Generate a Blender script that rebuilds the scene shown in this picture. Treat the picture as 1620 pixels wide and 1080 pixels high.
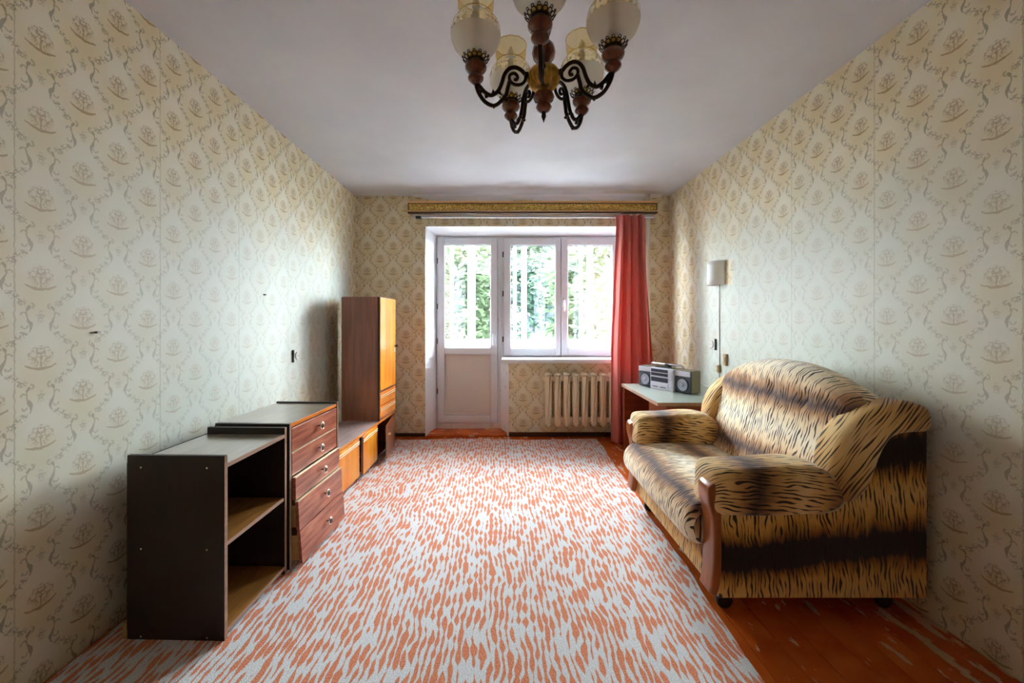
import bpy, bmesh, math, random
from mathutils import Vector, Matrix
R = random.Random(7)
PI = math.pi
for o in list(bpy.data.objects):
    bpy.data.objects.remove(o, do_unlink=True)
SC = bpy.context.scene
COL = SC.collection

# ------------------------------------------------------------------ camera, world, light, exposure
CAM_H = 1.204
F_PX, VPX, VPY = 640.0, 795.0, 507.0          # focal length and vanishing point in the 1620x1080 frame
cd = bpy.data.cameras.new('camera'); cam = bpy.data.objects.new('camera', cd); COL.objects.link(cam)
cam.location = (0, 0, CAM_H); cam.rotation_euler = (PI/2, 0, 0)
cd.sensor_width = 36; cd.lens = F_PX/1620*36
cd.shift_x = (810-VPX)/1620; cd.shift_y = -(540-VPY)/1620
cd.clip_start = .05; cd.clip_end = 200
SC.camera = cam

w = bpy.data.worlds.new('sky'); SC.world = w; w.use_nodes = True
bg = w.node_tree.nodes['Background']
bg.inputs[0].default_value = (.81, .925, 1.0, 1); bg.inputs[1].default_value = 1.0

pl = bpy.data.lights.new('window_daylight', 'AREA'); pl.shape = 'RECTANGLE'; pl.size = 1.99; pl.size_y = 2.06
pl.cycles.is_portal = True
po = bpy.data.objects.new('window_daylight', pl); COL.objects.link(po)
po.location = (.273, 4.56, 1.07); po.rotation_euler = (-PI/2, 0, 0)

SC.view_settings.view_transform = 'Standard'; SC.view_settings.look = 'None'
SC.view_settings.gamma = 1; SC.view_settings.use_curve_mapping = False
SC.view_settings.exposure = 7.05
SC.cycles.max_bounces = 10; SC.cycles.diffuse_bounces = 7; SC.cycles.glossy_bounces = 3
SC.cycles.transmission_bounces = 10; SC.cycles.transparent_max_bounces = 24
SC.cycles.use_adaptive_sampling = True; SC.cycles.adaptive_threshold = .03; SC.cycles.use_light_tree = False
SC.cycles.caustics_reflective = False; SC.cycles.caustics_refractive = False

# ------------------------------------------------------------------ node helper
class S:
    """a shader socket with arithmetic"""
    def __init__(s, nt, k): s.nt, s.k = nt, k
    def _m(s, op, *a):
        n = s.nt.nodes.new('ShaderNodeMath'); n.operation = op
        for i, v in enumerate((s,)+a):
            if isinstance(v, S): s.nt.links.new(v.k, n.inputs[i])
            else: n.inputs[i].default_value = v
        return S(s.nt, n.outputs[0])
    def __add__(s, o): return s._m('ADD', o)
    __radd__ = __add__
    def __sub__(s, o): return s._m('SUBTRACT', o)
    def __rsub__(s, o): return (s*-1)+o
    def __mul__(s, o): return s._m('MULTIPLY', o)
    __rmul__ = __mul__
    def __truediv__(s, o): return s._m('DIVIDE', o)
    def abs(s): return s._m('ABSOLUTE')
    def sin(s): return s._m('SINE')
    def cos(s): return s._m('COSINE')
    def sqrt(s): return s._m('SQRT')
    def round(s): return s._m('ROUND')
    def frac(s): return s._m('FRACT')
    def floor(s): return s._m('FLOOR')
    def lt(s, v): return s._m('LESS_THAN', v)
    def gt(s, v): return s._m('GREATER_THAN', v)
    def max(s, v): return s._m('MAXIMUM', v)
    def min(s, v): return s._m('MINIMUM', v)
    def step(s, a, b, lo=0.0, hi=1.0):
        n = s.nt.nodes.new('ShaderNodeMapRange'); n.interpolation_type = 'SMOOTHSTEP'
        s.nt.links.new(s.k, n.inputs[0])
        for i, v in zip((1, 2, 3, 4), (a, b, lo, hi)): n.inputs[i].default_value = v
        return S(s.nt, n.outputs[0])

class Mat:
    def __init__(s, name, **kw):
        s.m = bpy.data.materials.new(name); s.m.use_nodes = True
        s.nt = s.m.node_tree; s.p = s.nt.nodes['Principled BSDF']; s.out = s.nt.nodes['Material Output']
        for k, v in kw.items(): s.set(k, v)
    KEY = dict(col='Base Color', rough='Roughness', metal='Metallic', spec='Specular IOR Level', coat='Coat Weight',
               coatr='Coat Roughness', sheen='Sheen Weight', trans='Transmission Weight', normal='Normal', ior='IOR')
    def set(s, k, v):
        i = s.p.inputs[s.KEY[k]]
        if hasattr(v, 'k'): v = v.k
        if isinstance(v, bpy.types.NodeSocket): s.nt.links.new(v, i)
        elif isinstance(v, tuple): i.default_value = v+(1,) if len(v) == 3 else v
        else: i.default_value = v
    def node(s, t, **ins):
        n = s.nt.nodes.new(t)
        for k, v in ins.items(): s.inp(n, k, v)
        return n
    def inp(s, n, k, v):
        i = n.inputs[k]
        if isinstance(v, S): v = v.k
        if isinstance(v, bpy.types.NodeSocket): s.nt.links.new(v, i)
        elif isinstance(v, tuple) and i.type == 'RGBA' and len(v) == 3: i.default_value = v+(1,)
        else: i.default_value = v
    def coord(s, kind='Object'):
        n = s.nt.nodes.new('ShaderNodeTexCoord'); return n.outputs[kind]
    def xyz(s, vec):
        n = s.nt.nodes.new('ShaderNodeSeparateXYZ'); s.nt.links.new(vec, n.inputs[0])
        return [S(s.nt, o) for o in n.outputs]
    def vec(s, x=0.0, y=0.0, z=0.0):
        n = s.nt.nodes.new('ShaderNodeCombineXYZ')
        for i, v in enumerate((x, y, z)): s.inp(n, i, v)
        return n.outputs[0]
    def noise(s, vec, scale=1.0, detail=2.0, rough=.5, dist=0.0):
        n = s.node('ShaderNodeTexNoise', Vector=vec, Scale=scale, Detail=detail, Roughness=rough, Distortion=dist)
        return S(s.nt, n.outputs[0])
    def mix(s, f, a, b, mode='MIX'):
        n = s.nt.nodes.new('ShaderNodeMix'); n.data_type = 'RGBA'; n.blend_type = mode; n.clamp_factor = True
        for i, v in ((0, f), (6, a), (7, b)):
            if isinstance(v, S): v = v.k
            if isinstance(v, bpy.types.NodeSocket): s.nt.links.new(v, n.inputs[i])
            else: n.inputs[i].default_value = (v+(1,) if isinstance(v, tuple) and len(v) == 3 else v)
        return n.outputs[2]
    def ramp(s, f, stops, interp='LINEAR'):
        n = s.nt.nodes.new('ShaderNodeValToRGB'); n.color_ramp.interpolation = interp
        e = n.color_ramp.elements
        while len(e) < len(stops): e.new(.5)
        for q, (t, c) in zip(e, stops): q.position = t; q.color = c+(1,)
        s.inp(n, 0, f); return n.outputs[0]
    def bump(s, h, strength=.3, dist=.002):
        n = s.node('ShaderNodeBump', Strength=strength, Distance=dist, Height=h); s.set('normal', n.outputs[0])
    def surface(s, sock): s.nt.links.new(sock, s.out.inputs[0])

def hexc(r, g, b):
    f = lambda v: (v/255/12.92) if v <= 10 else ((v/255+.055)/1.055)**2.4
    return (f(r), f(g), f(b))

def plain(name, col, rough=.5, **kw): return Mat(name, col=col, rough=rough, **kw).m

def wood(name, c1, c2, rough=.35, axis=1, scale=1.0, **kw):
    """grain running along a local axis"""
    m = Mat(name, rough=rough, **kw); x = m.xyz(m.coord())
    st = [28*scale]*3; st[axis] = 2.2*scale
    v = m.vec(x[0]*st[0], x[1]*st[1], x[2]*st[2])
    n = m.noise(v, 1, 4, .6, .6); n2 = m.noise(m.coord(), 3.1, 2)
    c = m.mix(n.step(.32, .68), c1, c2)
    m.set('col', m.mix(n2.step(.3, .75, 0, .45), c, tuple(q*.62 for q in c1)))
    return m.m

# ------------------------------------------------------------------ materials
M = {}
def make_wallpaper():
    m = Mat('wallpaper', rough=.52, spec=.3); uv = m.coord('UV')
    wob = m.noise(uv, 55, 1); wob2 = m.noise(m.vec(*(c+3.7 for c in m.xyz(uv)[:2])), 55, 1)
    U, V, _ = m.xyz(uv)
    u = U/.27 + (wob-.5)*.035; v = V/.263 + (wob2-.5)*.035
    def motif(u, v):
        i = (u*2).round()*.5; v = v-i.frac()
        x = (u-i).abs(); y = v-v.round(); yb = (v+.5)-(v+.5).round()
        n = m.noise(m.vec(x, y, 1.3), 19, 2, .6)
        line = (n-.5).abs().step(.012, .06, 1, 0)
        bq = ((x/.155)*(x/.155) + ((y-.035)/.15)*((y-.035)/.15)).step(.55, 1.0, 1, 0)
        bou = bq*(line*.9+.12)
        leaf = (y+.125-x*x*1.7).abs()
        bou = bou.max((leaf-.02+x*.07).step(-.004, .006, 1, 0)*x.lt(.17))
        bou = bou.max(x.step(.006, .014, 1, 0)*(y+.03).abs().lt(.11)*.8)
        c = .128+(yb*19+.4).sin()*.024
        wd = .006+(yb+.06).abs().step(.0, .10, .017, 0)+(yb-.135).abs().step(0, .045, .014, 0)
        br = ((x-c).abs()-wd).step(-.004, .005, 1, 0)*yb.abs().lt(.165)
        def ring(cx, cy, r, t):
            dx = x-cx; dy = yb-cy
            return ((dx*dx+dy*dy).sqrt()-r).abs().step(t*.5, t, 1, 0)
        br = br.max(ring(.178, .05, .030, .013)*yb.gt(.045)*.75)
        br = br.max(ring(.170, -.09, .026, .013)*yb.lt(-.08)*.7)
        br = br.max(ring(.105, .165, .03, .016)*x.lt(.105)*.7)
        sm = ((x/.06)*(x/.06)+((yb-.03)/.09)*((yb-.03)/.09)).step(.5, 1, 1, 0)*line*.75
        tx = x-.16; ty = yb.abs()-.175          # leafy sprigs that join one column to the next
        d = (tx*.165-ty*.20).abs()/.2593
        sp = d.step(.03, .055, 1, 0)*(x-.2).abs().step(.05, .075, 1, 0)*yb.abs().gt(.16)*line
        return bou, br.max(sm).max(sp)
    b, g = motif(u, v)
    L = (v*(2*PI)).sin()*(u*(2*PI)).cos()
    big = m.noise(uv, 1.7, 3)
    # bleached print with window sheen painted into its pale tint; some patches kept their colour
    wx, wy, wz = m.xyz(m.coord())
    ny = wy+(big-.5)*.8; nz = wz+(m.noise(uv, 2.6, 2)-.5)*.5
    fade_sheen = ny.step(.5, 2.3)*nz.step(.25, .85)*nz.step(1.5, 2.25, 1, 0)*wx.abs().gt(1.5)
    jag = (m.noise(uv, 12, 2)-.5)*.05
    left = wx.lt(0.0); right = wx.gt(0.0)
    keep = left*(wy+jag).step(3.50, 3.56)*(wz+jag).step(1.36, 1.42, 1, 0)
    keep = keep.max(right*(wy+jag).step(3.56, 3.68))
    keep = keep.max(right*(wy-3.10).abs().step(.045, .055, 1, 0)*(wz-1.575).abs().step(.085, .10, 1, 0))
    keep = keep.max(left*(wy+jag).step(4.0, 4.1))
    fade_sheen = fade_sheen*(keep*-1+1)
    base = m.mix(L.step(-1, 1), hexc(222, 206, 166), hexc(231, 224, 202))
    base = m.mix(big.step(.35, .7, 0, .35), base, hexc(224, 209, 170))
    base = m.mix(fade_sheen*.85, base, hexc(204, 212, 203))
    str_ = fade_sheen*-.62+1
    c = m.mix(b*.72*str_, base, hexc(152, 120, 66))
    c = m.mix(g*.62*str_, c, hexc(112, 103, 74))
    seam = ((u+.27)/2); seam = (seam-seam.round()).abs().step(.002, .006, .35, 0)
    c = m.mix(seam, c, hexc(120, 110, 85))
    m.set('col', c)
    m.bump((b+g)*.5+m.noise(uv, 420, 1)*.5, .12, .001)
    return m.m
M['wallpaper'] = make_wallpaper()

m = Mat('ceiling_paint', rough=.7); o = m.coord()
x, y, z = m.xyz(o)
n = m.noise(o, 2.2, 3)
st = ((x-1.3)*(x-1.3)*9+(y-4.08)*(y-4.08)*160)
st = (st+m.noise(o, 9, 3)*1.4).step(1.0, 1.9, .55, 0)
m.set('col', m.mix(st, m.mix(n.step(.3, .7), (.60, .605, .64), (.66, .665, .70)), hexc(190, 165, 120)))
M['ceiling'] = m.m

m = Mat('painted_floor', rough=.28); o = m.coord('UV'); x, y, z = m.xyz(o)
n = m.noise(m.vec(x*18, y*5.0), 1, 4, .62); n2 = m.noise(m.vec(x*2.2, y*1.0, 4.0), 1, 2)
worn = (n+(n2-.5)*.4).step(.60, .64)
n3 = m.noise(o, 5, 3)
pc = m.mix(n3.step(.3, .7), hexc(184, 76, 22), hexc(208, 104, 38))
m.set('col', m.mix(worn*.8, pc, hexc(204, 172, 130)))
m.set('rough', worn.step(0, 1, .26, .7)); m.bump(worn*-.6+n3*.3, .35, .002)
M['floor'] = m.m

m = Mat('carpet', rough=.95, spec=.1, sheen=.15); o = m.coord('UV'); x, y, z = m.xyz(o)
wv = m.noise(m.vec(x*3, y*3), 1, 2)
wv2 = m.noise(m.vec(x*9, y*5, 3.0), 1, 2)
q = x*40+(wv-.5)*2.6+(wv2-.5)*1.5+y*.4; lane = q.floor(); d = (q.frac()-.5).abs()
wid = (m.noise(m.vec(lane*5.37, y*13+lane*3.1, 2.0), 1, 1.5)-.385)*1.9
tuft = m.noise(o, 210, 1)
f = (wid.min(.47)-d+(tuft-.5)*.3).step(-.02, .05)
big = m.noise(o, 1.3, 2)
oc = m.mix(tuft.step(.3, .7), hexc(192, 104, 66), hexc(226, 146, 108))
wc = m.mix(tuft.step(.3, .7), hexc(192, 191, 190), hexc(224, 223, 222))
m.set('col', m.mix(f, wc, oc)); m.bump(tuft*.7+f*.5, .6, .004)
M['carpet'] = m.m

M['plaster'] = plain('white_plaster', (.82, .83, .86), .6)
m = Mat('old_plaster', rough=.65); n = m.noise(m.coord(), 14, 4)
m.set('col', m.mix(n.step(.55, .75), (.80, .80, .82), (.62, .55, .45))); M['old_plaster'] = m.m
M['pvc'] = plain('white_frame_paint', (.72, .74, .78), .32)
M['door_paint'] = plain('cream_door_paint', (.70, .66, .60), .38)
M['hinge'] = plain('hinge_metal', (.16, .14, .12), .45, metal=.8)
M['gasket'] = plain('grey_gasket', (.30, .31, .33), .5)
M['handle'] = plain('grey_handle', (.62, .64, .66), .35)
def glass(name, tint=(1, 1, 1), gloss=.08, rough=.02):
    m = Mat(name); m.nt.nodes.remove(m.p)
    t = m.node('ShaderNodeBsdfTransparent', Color=tint); g = m.node('ShaderNodeBsdfGlossy', Color=(1, 1, 1), Roughness=rough)
    lw = m.node('ShaderNodeLayerWeight', Blend=.25)
    x = m.node('ShaderNodeMixShader'); m.inp(x, 0, S(m.nt, lw.outputs[1])*.5+gloss*.3)
    m.nt.links.new(t.outputs[0], x.inputs[1]); m.nt.links.new(g.outputs[0], x.inputs[2]); m.surface(x.outputs[0])
    return m.m
M['glass'] = glass('window_glass', (.97, .97, .975))
M['radiator'] = plain('radiator_paint', hexc(226, 212, 180), .4)
M['pipe'] = plain('pipe_paint', hexc(232, 228, 216), .4)
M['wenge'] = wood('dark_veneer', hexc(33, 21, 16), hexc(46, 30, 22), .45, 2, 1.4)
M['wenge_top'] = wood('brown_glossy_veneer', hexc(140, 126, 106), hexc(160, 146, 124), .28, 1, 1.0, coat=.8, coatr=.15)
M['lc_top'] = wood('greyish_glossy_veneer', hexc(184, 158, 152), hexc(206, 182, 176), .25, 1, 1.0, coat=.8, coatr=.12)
M['shelf_in'] = wood('brown_shelf_veneer', hexc(136, 90, 40), hexc(166, 116, 58), .3, 1, 1.0)
M['edge'] = wood('pale_edge', hexc(150, 118, 96), hexc(172, 140, 118), .4, 1, 1.5)
M['mahog'] = wood('striped_mahogany', hexc(138, 66, 46), hexc(208, 130, 98), .3, 1, 1.5, coat=.4, coatr=.2)
M['orange'] = wood('orange_lacquer', hexc(226, 122, 14), hexc(250, 168, 40), .25, 2, .6, coat=.6, coatr=.15)
M['orange_h'] = wood('orange_lacquer_drawer', hexc(206, 104, 24), hexc(240, 152, 62), .25, 1, .8, coat=.6, coatr=.15)
M['redbrown'] = wood('redbrown_veneer', hexc(120, 62, 34), hexc(152, 84, 50), .32, 2, .9, coat=.3, coatr=.2)
M['plywood'] = wood('raw_plywood', hexc(186, 146, 84), hexc(206, 168, 104), .6, 1, 1)
M['dark'] = plain('dark_gap', (.02, .015, .012), .6)
M['strip'] = plain('pale_metal_strip', hexc(236, 214, 168), .3, metal=.35)
M['chrome'] = plain('chrome', (.85, .84, .82), .15, metal=1)
M['brass'] = plain('brass', hexc(206, 164, 76), .28, metal=1)
m = Mat('ribbed_brass', metal=1, rough=.3); x, y, z = m.xyz(m.coord()); M['brass2'] = m.m
m.set('col', m.mix(m.noise(m.coord(), 40, 2).step(.3, .7), hexc(170, 128, 52), hexc(226, 180, 92)))
M['bronze'] = plain('dark_bronze', hexc(52, 38, 26), .38, metal=.85)
M['turned'] = wood('turned_red_wood', hexc(88, 36, 16), hexc(124, 60, 28), .18, 2, 1.2, coat=.6, coatr=.1)
m = Mat('frosted_glass'); m.nt.nodes.remove(m.p)
a = m.node('ShaderNodeBsdfTransparent', Color=(.95, .93, .88)); b = m.node('ShaderNodeBsdfTranslucent', Color=(.86, .83, .74))
d = m.node('ShaderNodeBsdfDiffuse', Color=(.82, .79, .70)); g = m.node('ShaderNodeBsdfGlossy', Color=(1, 1, 1), Roughness=.25)
x1 = m.node('ShaderNodeMixShader', Fac=.5); x2 = m.node('ShaderNodeMixShader', Fac=.72); x3 = m.node('ShaderNodeMixShader', Fac=.07)
for p_, q, r_ in ((b, d, x1), (a, x1, x2), (x2, g, x3)):
    m.nt.links.new(p_.outputs[0], r_.inputs[1]); m.nt.links.new(q.outputs[0], r_.inputs[2])
m.surface(x3.outputs[0]); M['frost'] = m.m
m = Mat('etched_glass'); m.nt.nodes.remove(m.p)
a = m.node('ShaderNodeBsdfTransparent', Color=(.97, .93, .82)); b = m.node('ShaderNodeBsdfTranslucent', Color=(.88, .84, .7))
g = m.node('ShaderNodeBsdfGlossy', Color=(1, 1, 1), Roughness=.12)
x1 = m.node('ShaderNodeMixShader'); x2 = m.node('ShaderNodeMixShader', Fac=.1)
m.inp(x1, 0, m.noise(m.coord(), 60, 2).step(.45, .6, .12, .5))
for p_, q, r_ in ((a, b, x1), (x1, g, x2)):
    m.nt.links.new(p_.outputs[0], r_.inputs[1]); m.nt.links.new(q.outputs[0], r_.inputs[2])
m.surface(x2.outputs[0]); M['etched'] = m.m
m = Mat('amber_glass'); m.nt.nodes.remove(m.p)
a = m.node('ShaderNodeBsdfTransparent', Color=(.97, .84, .50)); b = m.node('ShaderNodeBsdfTranslucent', Color=(.92, .76, .38))
g = m.node('ShaderNodeBsdfGlossy', Color=(1, 1, 1), Roughness=.06)
x1 = m.node('ShaderNodeMixShader', Fac=.3); x2 = m.node('ShaderNodeMixShader', Fac=.1)
for p_, q, r_ in ((a, b, x1), (x1, g, x2)):
    m.nt.links.new(p_.outputs[0], r_.inputs[1]); m.nt.links.new(q.outputs[0], r_.inputs[2])
m.surface(x2.outputs[0]); M['amber'] = m.m
M['candle'] = plain('candle_sleeve', hexc(196, 182, 120), .5)

def make_tiger(name, stops):
    m = Mat(name, rough=.8, spec=.15, sheen=.3); uv = m.coord('UV'); u, v, _ = m.xyz(uv)
    w1 = m.noise(m.vec(u*5, v*5), 1, 2)
    t = (u/.37+(w1-.5)*.22+(m.noise(m.vec(u*3, v*40), 1, 1)-.5)*.18).frac()
    base = m.ramp(t, stops)
    w2 = m.noise(m.vec(u*9, v*22, 2.0), 1, 1)
    q = v*66+(w1-.5)*3.2+(w2-.5)*1.9+u*6; lane = q.floor(); d = (q.frac()-.5).abs()
    wid = (m.noise(m.vec(lane*4.13, u*14+lane*2.7, 5.0), 1, 1)-.40)*1.15
    lines = (wid.min(.24)-d).step(-.03, .04)
    m.set('col', m.mix(lines*.94, base, hexc(22, 15, 14)))
    m.bump(m.noise(m.vec(u, v), 500, 1)*.5+m.noise(m.vec(u, v), 9, 2)*.6, .25, .004)
    return m.m
M['tiger'] = make_tiger('tiger_plush', [(0, hexc(34, 22, 16)), (.13, hexc(38, 24, 18)), (.2, hexc(140, 92, 38)), (.32, hexc(212, 158, 74)),
    (.52, hexc(226, 186, 112)), (.7, hexc(212, 158, 74)), (.8, hexc(150, 98, 42)), (.87, hexc(40, 26, 20)), (1, hexc(34, 22, 16))])  # wide printed bands; shade of the sofa sides put into the golden ground
M['tiger_lit'] = make_tiger('tiger_plush_lit_narrow_bands', [(0, hexc(98, 76, 68)), (.05, hexc(126, 96, 80)), (.15, hexc(196, 146, 100)), (.27, hexc(244, 218, 176)),
    (.5, hexc(255, 244, 218)), (.73, hexc(246, 222, 180)), (.86, hexc(196, 148, 102)), (.96, hexc(124, 94, 80)), (1, hexc(98, 76, 68))])  # light on seat and back put into a paler copy; bands also narrower
M['tiger_shade'] = make_tiger('tiger_plush_shaded', [(0, hexc(84, 60, 44)), (.06, hexc(112, 80, 54)), (.17, hexc(180, 130, 76)), (.3, hexc(224, 178, 108)),
    (.5, hexc(240, 206, 144)), (.7, hexc(226, 182, 112)), (.84, hexc(180, 130, 78)), (.95, hexc(110, 78, 54)), (1, hexc(84, 60, 44))])  # shade on arms and wings put into this golden copy
M['piping'] = plain('beige_piping', hexc(196, 172, 128), .8)
M['post'] = wood('orange_brown_wood', hexc(150, 78, 34), hexc(182, 104, 52), .3, 2, 1.0, coat=.4)
M['rubber'] = plain('black_plastic', (.02, .02, .022), .4)
def cloth(name, c, tr=.35):
    m = Mat(name); n = m.noise(m.coord(), 260, 1)
    cc = m.mix(n, c, tuple(q*.8 for q in c))
    m.set('col', cc); m.set('rough', .85); m.set('sheen', .2)
    t = m.node('ShaderNodeBsdfTranslucent'); m.nt.links.new(cc, t.inputs[0])
    x = m.node('ShaderNodeMixShader', Fac=tr); m.nt.links.new(m.p.outputs[0], x.inputs[1]); m.nt.links.new(t.outputs[0], x.inputs[2])
    m.surface(x.outputs[0]); return m.m
M['curtain'] = cloth('coral_curtain', hexc(232, 136, 126), .3)
m = Mat('carved_gilt', metal=.3, rough=.38); o = m.coord(); x, y, z = m.xyz(o)
n = m.noise(m.vec(x*1, y, z), 95, 3, .6)
m.set('col', m.mix(n.step(.38, .62), hexc(140, 102, 34), hexc(248, 216, 120))); m.bump(n, 1.0, .008); M['gilt'] = m.m
M['cornice_wood'] = plain('cornice_wood', hexc(222, 180, 128), .35)
M['cornice_dark'] = plain('cornice_dark', hexc(60, 32, 12), .4)
M['bb_body'] = plain('olive_grey_plastic', hexc(128, 122, 92), .45)
M['bb_silver'] = plain('silver_plastic', hexc(206, 208, 220), .32, metal=.25)
M['bb_dark'] = plain('dark_blue_plastic', hexc(46, 50, 66), .35)
M['bb_grille'] = plain('speaker_grille', hexc(70, 72, 86), .55)
M['bb_cone'] = plain('speaker_cone', hexc(150, 150, 162), .4)
M['desk_top'] = plain('pale_laminate', hexc(176, 184, 172), .22, coat=.4)
M['desk'] = wood('desk_veneer', hexc(110, 42, 20), hexc(138, 60, 30), .3, 0, 1, coat=.4)
M['lamp'] = plain('white_lampshade', (.86, .87, .85), .5)
M['cord'] = plain('grey_cord', hexc(136, 132, 122), .6)
M['socket'] = plain('old_socket_plastic', hexc(206, 204, 194), .45)
M['socket_brown'] = plain('brown_socket_plastic', hexc(168, 142, 96), .4)
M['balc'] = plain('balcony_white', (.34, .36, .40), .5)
M['balc_red'] = plain('balcony_brick_paint', hexc(186, 120, 104), .7)
M['concrete'] = plain('concrete', (.16, .155, .15), .9)
def leafmat(name, c):
    m = Mat(name); m.nt.nodes.remove(m.p)
    n = m.noise(m.coord(), 1.1, 2)
    cc = m.mix(n.step(.3, .7), c, tuple(q*1.5 for q in c))
    d = m.node('ShaderNodeBsdfDiffuse'); t = m.node('ShaderNodeBsdfTranslucent'); x = m.node('ShaderNodeMixShader', Fac=.45)
    for q in (d, t): m.nt.links.new(cc, q.inputs[0])
    m.nt.links.new(d.outputs[0], x.inputs[1]); m.nt.links.new(t.outputs[0], x.inputs[2]); m.surface(x.outputs[0]); return m.m
M['leaf1'] = leafmat('yellow_green_leaves', (.040, .056, .030))
M['leaf2'] = leafmat('blue_green_leaves', (.028, .048, .034))
M['bark'] = plain('grey_bark', (.05, .06, .085), .9)
m = Mat('grass_ground', rough=.95); m.set('col', m.mix(m.noise(m.coord(), .8, 4), (.05, .07, .025), (.09, .09, .05))); M['ground'] = m.m

# ------------------------------------------------------------------ mesh helpers
class B:
    def __init__(s): s.v, s.f, s.uv, s.sm = [], [], {}, set()
    def add(s, vs, fs, uvs=None, smooth=False):
        k = len(s.v); s.v += [tuple(p) for p in vs]
        for i, f in enumerate(fs):
            if smooth: s.sm.add(len(s.f))
            if uvs: s.uv[len(s.f)] = [uvs[j] for j in f]
            s.f.append([k+j for j in f])
        return s
    def box(s, x0, x1, y0, y1, z0, z1):
        vs = [(x, y, z) for x in (x0, x1) for y in (y0, y1) for z in (z0, z1)]
        return s.add(vs, [(0, 1, 3, 2), (4, 6, 7, 5), (0, 4, 5, 1), (2, 3, 7, 6), (0, 2, 6, 4), (1, 5, 7, 3)])
    def prism(s, pts, axis, a, b):
        """outline extruded along an axis"""
        n = len(pts)
        def P(p, t): return {0: (t, p[0], p[1]), 1: (p[0], t, p[1]), 2: (p[0], p[1], t)}[axis]
        vs = [P(p, a) for p in pts]+[P(p, b) for p in pts]
        return s.add(vs, [tuple(range(n))[::-1], tuple(range(n, 2*n))]+[(i, (i+1) % n, n+(i+1) % n, n+i) for i in range(n)])
    def lathe(s, prof, c=(0, 0, 0), n=20, axis=2, smooth=True, caps=True):
        vs, fs = [], []
        for r, h in prof:
            for i in range(n):
                a = 2*PI*i/n; p = (r*math.cos(a), r*math.sin(a), h)
                if axis == 0: p = (p[2], p[0], p[1])
                elif axis == 1: p = (p[0], p[2], p[1])
                vs.append((p[0]+c[0], p[1]+c[1], p[2]+c[2]))
        for k in range(len(prof)-1):
            for i in range(n):
                j = (i+1) % n; fs.append((k*n+i, k*n+j, (k+1)*n+j, (k+1)*n+i))
        s.add(vs, fs, smooth=smooth)
        if caps:
            k = len(s.v)-len(vs)
            s.f.append([k+i for i in range(n)][::-1]); s.f.append([k+(len(prof)-1)*n+i for i in range(n)])
        return s
    def tube(s, path, r, n=8, closed=False):
        path = [Vector(p) for p in path]; vs, fs = [], []; N = len(path); up = None
        rr = r if isinstance(r, (list, tuple)) else [r]*N
        for i, p in enumerate(path):
            if closed: d = path[(i+1) % N]-path[i-1]
            else: d = path[min(i+1, N-1)]-path[max(i-1, 0)]
            d.normalize()
            if up is None:
                up = Vector((0, 0, 1)) if abs(d.z) < .9 else Vector((1, 0, 0))
            a = up-d*up.dot(d); a.normalize(); up = a; b = d.cross(a)
            for k in range(n):
                t = 2*PI*k/n; vs.append(p+(a*math.cos(t)+b*math.sin(t))*rr[i])
        L = N if closed else N-1
        for i in range(L):
            for k in range(n):
                q = (k+1) % n; j = (i+1) % N
                fs.append((i*n+k, i*n+q, j*n+q, j*n+k))
        s.add(vs, fs, smooth=True)
        if not closed:
            k = len(s.v)-len(vs); s.f.append([k+i for i in range(n)][::-1]); s.f.append([k+(N-1)*n+i for i in range(n)])
        return s
    def puff(s, pts, a, b, r, uvf=None, axis=1, steps=4, bulge=0.0, mode='normal', us=None, capuv=None):
        """closed outline (2D) extruded a..b with rounded edges"""
        n = len(pts); P2 = [Vector(p) for p in pts]
        area = sum(P2[i].x*P2[(i+1) % n].y-P2[(i+1) % n].x*P2[i].y for i in range(n))
        sg = 1 if area > 0 else -1; nor = []
        for i in range(n):
            e1 = (P2[i]-P2[i-1]).normalized(); e2 = (P2[(i+1) % n]-P2[i]).normalized()
            q = Vector((e1.y+e2.y, -e1.x-e2.x)); q = q.normalized()*sg; nor.append(q)
        rings = []
        for k in range(steps+1):
            t = PI/2*k/steps; rings.append((r*(1-math.sin(t)), a+r*(1-math.cos(t))))
        if bulge: rings.append((-bulge, (a+b)/2))
        for k in range(steps, -1, -1):
            t = PI/2*k/steps; rings.append((r*(1-math.sin(t)), b-r*(1-math.cos(t))))
        vs, fs, uvs = [], [], []
        def P(p, t): return {0: (t, p.x, p.y), 1: (p.x, t, p.y), 2: (p.x, p.y, t)}[axis]
        cx = (min(p.x for p in P2)+max(p.x for p in P2))/2; cy = (min(p.y for p in P2)+max(p.y for p in P2))/2
        hx = max(p.x for p in P2)-cx; hy = max(p.y for p in P2)-cy
        def inset(i, ins):
            if mode == 'normal': return P2[i]-nor[i]*ins
            if mode == 'scale': return Vector((cx+(P2[i].x-cx)*(1-ins/hx), cy+(P2[i].y-cy)*(1-ins/hy)))
            mid = (P2[i]+P2[n-1-i])/2; d = P2[i]-mid                      # strip: towards the paired point
            return mid+d*(1-min(.9, ins/max(d.length, 1e-4)))
        for ins, t in rings:
            for i in range(n):
                p = P(inset(i, ins), t); vs.append(p)
        for k in range(len(rings)-1):
            for i in range(n):
                j = (i+1) % n; fs.append((k*n+i, k*n+j, (k+1)*n+j, (k+1)*n+i))
        m_ = (len(rings)-1)*n
        U = [uvf(p) for p in vs] if uvf else None
        if us: U = [(us[q % n], p[axis]) for q, p in enumerate(vs)]
        caps = []
        for k in (0, m_):
            if mode == 'strip': caps += [(k+i, k+i+1, k+n-2-i, k+n-1-i) for i in range(n//2-1)]
            else: caps.append(tuple(k+i for i in range(n)))
        if not capuv: return s.add(vs, fs+caps, U, smooth=True)
        s.add(vs, fs, U, smooth=True)
        return s.add(vs, caps, [capuv(p) for p in vs], smooth=True)
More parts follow.
